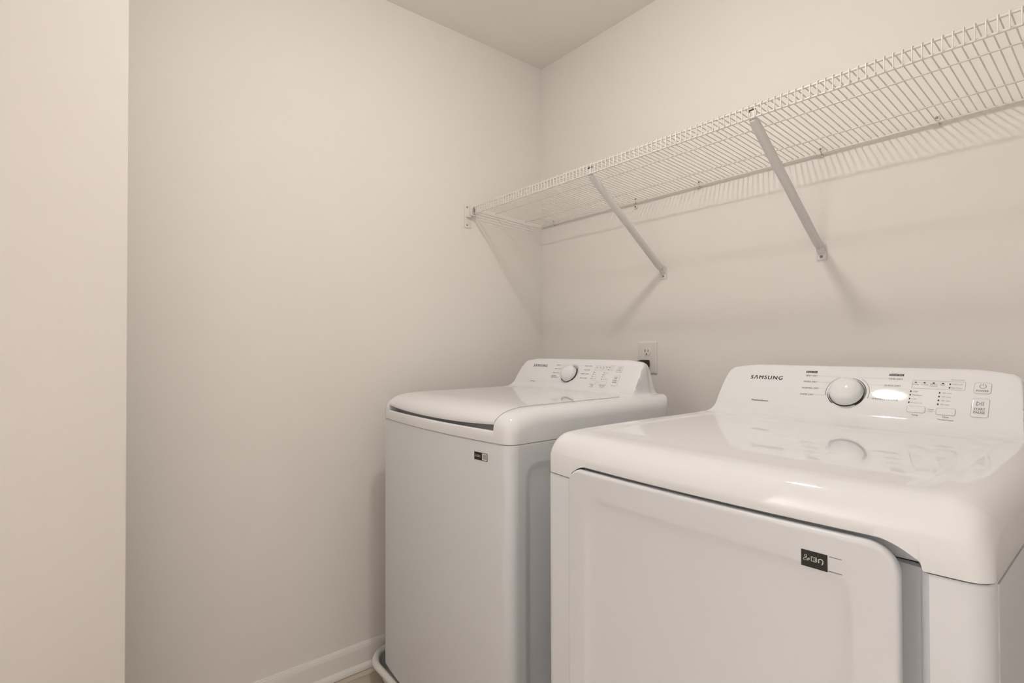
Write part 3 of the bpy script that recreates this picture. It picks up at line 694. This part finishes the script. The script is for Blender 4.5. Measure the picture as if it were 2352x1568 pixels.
put_line(b, wpl, [(0.6935, 0.0610), (0.6937, 0.0530), (0.6988, 0.0570), (0.6935, 0.0610)], 0.0008, hk); put_line(b, wpl, [(0.7003, 0.0610), (0.7003, 0.0530)], 0.0008, hk); put_line(b, wpl, [(0.7024, 0.0610), (0.7024, 0.0530)], 0.0008, hk)
b.build('start_symbol', M['grey_ink'], sk)

# ---------------------------------------------------------------- drain pan under the washer
PX0, PX1, PY_0, PY_1 = 0.042, 0.945, -0.896, -0.10
pcx, pcy, phw, phh = (PX0 + PX1) / 2, (PY_0 + PY_1) / 2, (PX1 - PX0) / 2, (PY_1 - PY_0) / 2
rg = []
for ins, z in [(0.020, 0.060)] + [(0.0115 + 0.0115 * math.cos(math.radians(t)), 0.068 + 0.0115 * math.sin(math.radians(t))) for t in range(310, -31, -20)] + [(0.0205, 0.058), (0.032, 0.010), (0.036, 0.005), (0.042, 0.0035), (0.08, 0.003)]:
    rg.append([(p[0], p[1], z) for p in rrect(pcx, pcy, phw - ins, phh - ins, 0.105 - ins * 0.8, 16)])
tag(MB().rings(rg).build('drain_pan', M['pan'], smooth=50), 'shallow white plastic drain pan with rolled rim under the washing machine', 'drain pan')

# ---------------------------------------------------------------- wire shelf
SX0, SX1 = 0.018, 2.045
shelf = tag(empty('wire_shelf', (1.2, -0.2, 1.69)), 'long white wire shelf with a front lip above the washer and dryer', 'wire shelf')
def deck_z(y): return 1.7022 + (1.7267 - 1.7022) * (-y - 0.008) / 0.392
RR = 0.0027
for nm, y, z, r in (('front_rail', -0.4000, 1.7217, RR), ('lip_rail', -0.4000, 1.6950, RR), ('cross_rail', -0.2770, deck_z(-0.277) - 0.0033, 0.0020), ('cross_rail', -0.1085, deck_z(-0.1085) - 0.0033, 0.0020), ('back_rail', -0.0085, 1.6970, 0.0034)):
    MB().tube([(SX0 - 0.010, y, z), (SX1, y, z)], r, 10).build(nm, M['wire'], shelf, smooth=50)
WR = 0.00135
wp = [(0, -0.0045, deck_z(-0.0045)), (0, -0.392, deck_z(-0.392)), (0, -0.3995, deck_z(-0.3995) - 0.0002), (0, -0.4035, deck_z(-0.40) - 0.0016), (0, -0.4052, deck_z(-0.40) - 0.0055), (0, -0.4052, 1.6920)]
wm = MB().tube([Vector(p) - Vector((0, 0, 1.69)) for p in wp], WR, 7)
wme = bpy.data.meshes.new('wire'); wme.from_pydata(wm.v, [], wm.f); wme.materials.append(M['wire']); wme.shade_smooth(); wme.set_sharp_from_angle(angle=math.radians(60))
x = SX0 + 0.0035
while x < SX1:
    o = bpy.data.objects.new('wire', wme); C.objects.link(o); o.parent = shelf
    o.location = (x - 1.2, 0.2, 0.0)
    x += 0.01553

# diagonal braces
def screw(b, O, N, r=0.0042):
    b.rings(revolve([(r, 0), (r, 0.0008), (r * 0.75, 0.0018), (r * 0.35, 0.0018), (r * 0.30, 0.0010)], O, N, 14))
brace_xt = [(0.6655, 0.6630), (1.1935, 1.1985)]
for k, (xt, xb) in enumerate(brace_xt):
    br = tag(empty('shelf_brace', (xb, 0, 1.388)), ('diagonal white shelf brace over the washing machine, nearer the room corner', 'diagonal white shelf brace over the dryer, right one of the two')[k], 'shelf brace', 'diagonal shelf braces')
    top = Vector((xt, -0.392, 1.690)); bot = Vector((xb, -0.0140, 1.4240))
    d = (bot - top).normalized()
    MB().tube([top - d * 0.004, top + d * 0.012, lerp(top, bot, 0.5), bot - d * 0.022, bot - d * 0.008], [0.0095, 0.0118, 0.0118, 0.0118, 0.0100], 18).build('pole', M['brace'], br, smooth=50)
    # flattened foot on the wall
    pts = [(-0.0125, 0.046), (0.0125, 0.046), (0.0148, 0.034), (0.0148, 0.004), (0.0112, 0.0), (-0.0112, 0.0), (-0.0148, 0.004), (-0.0148, 0.034)]
    MB().rings([[(xb + p[0] * s, y_, 1.388 + 0.023 + (p[1] - 0.023) * s) for p in reversed(pts)] for y_, s in ((-0.0002, 1.0), (-0.0022, 1.0), (-0.0032, 0.95))], flip=True).build('foot_plate', M['brace'], br, smooth=35)
    MB().rings([[(xb + (p[0] * 0.72), lerp(-0.003, -0.016, t), 1.4045 + t * 0.018 + p[1] * 0.5 * (1 - 0.2 * t)) for p in reversed(pts)] for t in (0, 0.5, 1.0)], flip=True).build('pole_end', M['brace'], br, smooth=50)
    b = MB(); screw(b, (xb, -0.0032, 1.3990), (0, -1, 0), 0.0040); b.build('screw', M['screw'], br, smooth=40)
    # saddle that hooks over the lip rails
    MB().bbox(xt - 0.0085, xt + 0.0085, -0.3965, -0.3915, 1.6840, 1.7155, 0.0012).build('saddle', M['brace'], br, smooth=40)
    MB().bbox(xt - 0.0125, xt + 0.0060, -0.3970, -0.3895, 1.7140, 1.7178, 0.0008).build('hook', M['gap'], br, smooth=40)

# wall clips that hold the back rail
clip_labels = ['small white shelf clip with a screw nearest the room corner', 'small white shelf clip just behind the left diagonal brace', 'white shelf clip with two screws right of the left diagonal brace', 'small white shelf clip with a screw midway between the two braces', 'small white shelf clip with a screw behind the right diagonal brace', 'small white shelf clip with a screw, rightmost on the wall']
for (cx, two), lab in zip([(0.0834, False), (0.4520, False), (0.5400, True), (0.8112, False), (1.1985, False), (1.4665, False)], clip_labels):
    cl = tag(empty('shelf_clip', (cx, 0, 1.685)), lab, 'shelf clip', 'clips holding the back of the shelf')
    zt = 1.7085
    rgz = [(-0.0055, 1.688), (0.0055, 1.688), (0.0060, 1.694), (0.0060, zt), (0.0042, zt + 0.007), (-0.0042, zt + 0.007), (-0.0060, zt), (-0.0060, 1.694)]
    MB().rings([[(cx + p[0] * s, y_, 1.702 + (p[1] - 1.702) * s) for p in rgz] for y_, s in ((-0.0003, 1), (-0.0034, 1), (-0.0042, 0.92))]).build('base', M['clip'], cl, smooth=35)
    hk_ = [(-0.0038, 1.7025), (-0.0085, 1.7020), (-0.0130, 1.7002), (-0.0142, 1.6965), (-0.0128, 1.6928), (-0.0085, 1.6908), (-0.0035, 1.6905)]
    MB().grid([[(cx - 0.0052, y_, z_) for y_, z_ in hk_], [(cx + 0.0052, y_, z_) for y_, z_ in hk_]], flip=True).grid([[(cx - 0.0052, y_ * 0.86 - 0.0003, lerp(z_, 1.6967, 0.22)) for y_, z_ in hk_], [(cx + 0.0052, y_ * 0.86 - 0.0003, lerp(z_, 1.6967, 0.22)) for y_, z_ in hk_]]).build('hook', M['clip'], cl, smooth=60)
    b = MB(); screw(b, (cx, -0.0042, 1.7105), (0, -1, 0), 0.0034); b.build('screw', M['screw'], cl, smooth=40)
    if two:
        MB().bbox(cx - 0.0055, cx + 0.0055, -0.0042, -0.0003, 1.674, 1.689, 0.001).build('lower_tab', M['clip'], cl, smooth=40)
        b = MB(); screw(b, (cx, -0.0042, 1.6815), (0, -1, 0), 0.0034); b.build('screw', M['screw'], cl, smooth=40)

# end bracket on the left wall
eb = tag(empty('shelf_end_bracket', (0, -0.41, 1.637)), 'white end bracket with two screws holding the shelf front on the left wall', 'shelf bracket')
MB().bbox(0.0003, 0.0042, -0.4360, -0.4030, 1.6370, 1.7310, 0.0014).build('plate', M['clip'], eb, smooth=35)
MB().bbox(0.0003, 0.0230, -0.4115, -0.3925, 1.6855, 1.6905, 0.0012).build('shelf_seat', M['clip'], eb, smooth=35)
MB().bbox(0.0003, 0.0230, -0.4125, -0.4085, 1.6865, 1.7300, 0.0012).build('cup_wall', M['clip'], eb, smooth=35)
MB().bbox(0.0003, 0.0230, -0.3930, -0.3900, 1.6865, 1.7300, 0.0012).build('cup_wall', M['clip'], eb, smooth=35)
MB().bbox(0.0010, 0.0062, -0.4085, -0.3930, 1.6905, 1.7200, 0.0006).build('slot', M['screw'], eb, smooth=35)  # dark plate gives the open slot its shade by colour
MB().bbox(0.0003, 0.0150, -0.4300, -0.4080, 1.6790, 1.6850, 0.0015).build('rib', M['clip'], eb, smooth=35)
for z_ in (1.7215, 1.6475):
    b = MB(); screw(b, (0.0042, -0.4235, z_), (1, 0, 0), 0.0036); b.build('screw', M['screw'], eb, smooth=40)

# ---------------------------------------------------------------- electrical outlet and plug
OX0, OX1, OZ0, OZ1 = 0.5495, 0.6335, 1.0385, 1.1605; ocx = 0.5915
ol = tag(empty('wall_outlet', (ocx, 0, OZ0)), 'white duplex wall outlet behind the washing machine', 'outlet')
opl = Plane2D((0, 0, 0), (1, 0, 0), (0, 0, 1))   # normal towards -y
rg = []
for ins, h in ((0, 0.0003), (0.0002, 0.003), (0.0022, 0.0052), (0.005, 0.0060), (0.012, 0.0062)):
    rg.append([opl(p[0], p[1], h) for p in rrect(ocx, (OZ0 + OZ1) / 2, (OX1 - OX0) / 2 - ins, (OZ1 - OZ0) / 2 - ins, 0.004 - ins * 0.1, 5)])
MB().rings(rg).build('cover_plate', M['plate'], ol, smooth=35)
ozc = (OZ0 + OZ1) / 2
for s_ in (1, -1):
    zc = ozc + s_ * 0.0215
    out = []
    for k in range(40):
        a = 2 * math.pi * k / 40; px, pz = 0.0172 * math.cos(a), 0.0172 * math.sin(a)
        out.append((ocx + px, zc + max(-0.0142, min(0.0142, pz))))
    rc = MB().rings([[opl(ocx + (p[0] - ocx) * s, zc + (p[1] - zc) * s, h) for p in out] for s, h in ((1.0, 0.0060), (0.99, 0.0078), (0.95, 0.0084), (0.5, 0.0084))]).build('receptacle', M['plate'], ol, smooth=40)
    b = MB()
    for dx, hh in ((-0.0064, 0.0048), (0.0064, 0.0038)): put_rect(b, opl, ocx + dx - 0.0011, ocx + dx + 0.0011, zc + 0.0035 - hh, zc + 0.0035 + hh, 0.0088)
    b.rings([[opl(ocx + 0.0026 * math.cos(2 * math.pi * k / 14), zc - 0.0080 + 0.0028 * math.sin(2 * math.pi * k / 14), 0.0088) for k in range(14)]])
    b.build('slots', M['ink'], rc)
b = MB(); screw(b, (ocx, -0.0062, ozc), (0, -1, 0), 0.0032); b.build('screw', M['plate'], ol, smooth=40)

plug = tag(empty('power_plug', (0.596, -0.03, 1.065)), 'black right-angle power plug in the lower socket of the outlet', 'plug')
pz = ozc - 0.0215 + 0.0005
MB().bbox(0.5905 - 0.0145, 0.5905 + 0.0165, -0.0330, -0.0086, pz - 0.0135, pz + 0.0125, 0.0030).build('plug_body', M['black'], plug, smooth=40)
pth = [(0.5790, -0.024, pz + 0.001), (0.5660, -0.0245, pz + 0.001), (0.5560, -0.0250, pz - 0.0005)]
MB().tube(pth, [0.0115, 0.0090, 0.0050], 12).build('strain_relief', M['black'], plug, smooth=50)
cpts = [(0.5575, -0.0250, pz - 0.0005), (0.540, -0.026, pz - 0.006), (0.522, -0.030, pz - 0.030), (0.510, -0.040, pz - 0.10), (0.505, -0.050, pz - 0.25), (0.50, -0.055, pz - 0.55), (0.50, -0.060, 0.30), (0.50, -0.065, 0.012), (0.53, -0.070, 0.0045), (0.60, -0.075, 0.0045)]
MB().tube(cpts, 0.0040, 8).build('cord', M['black'], plug, smooth=60)
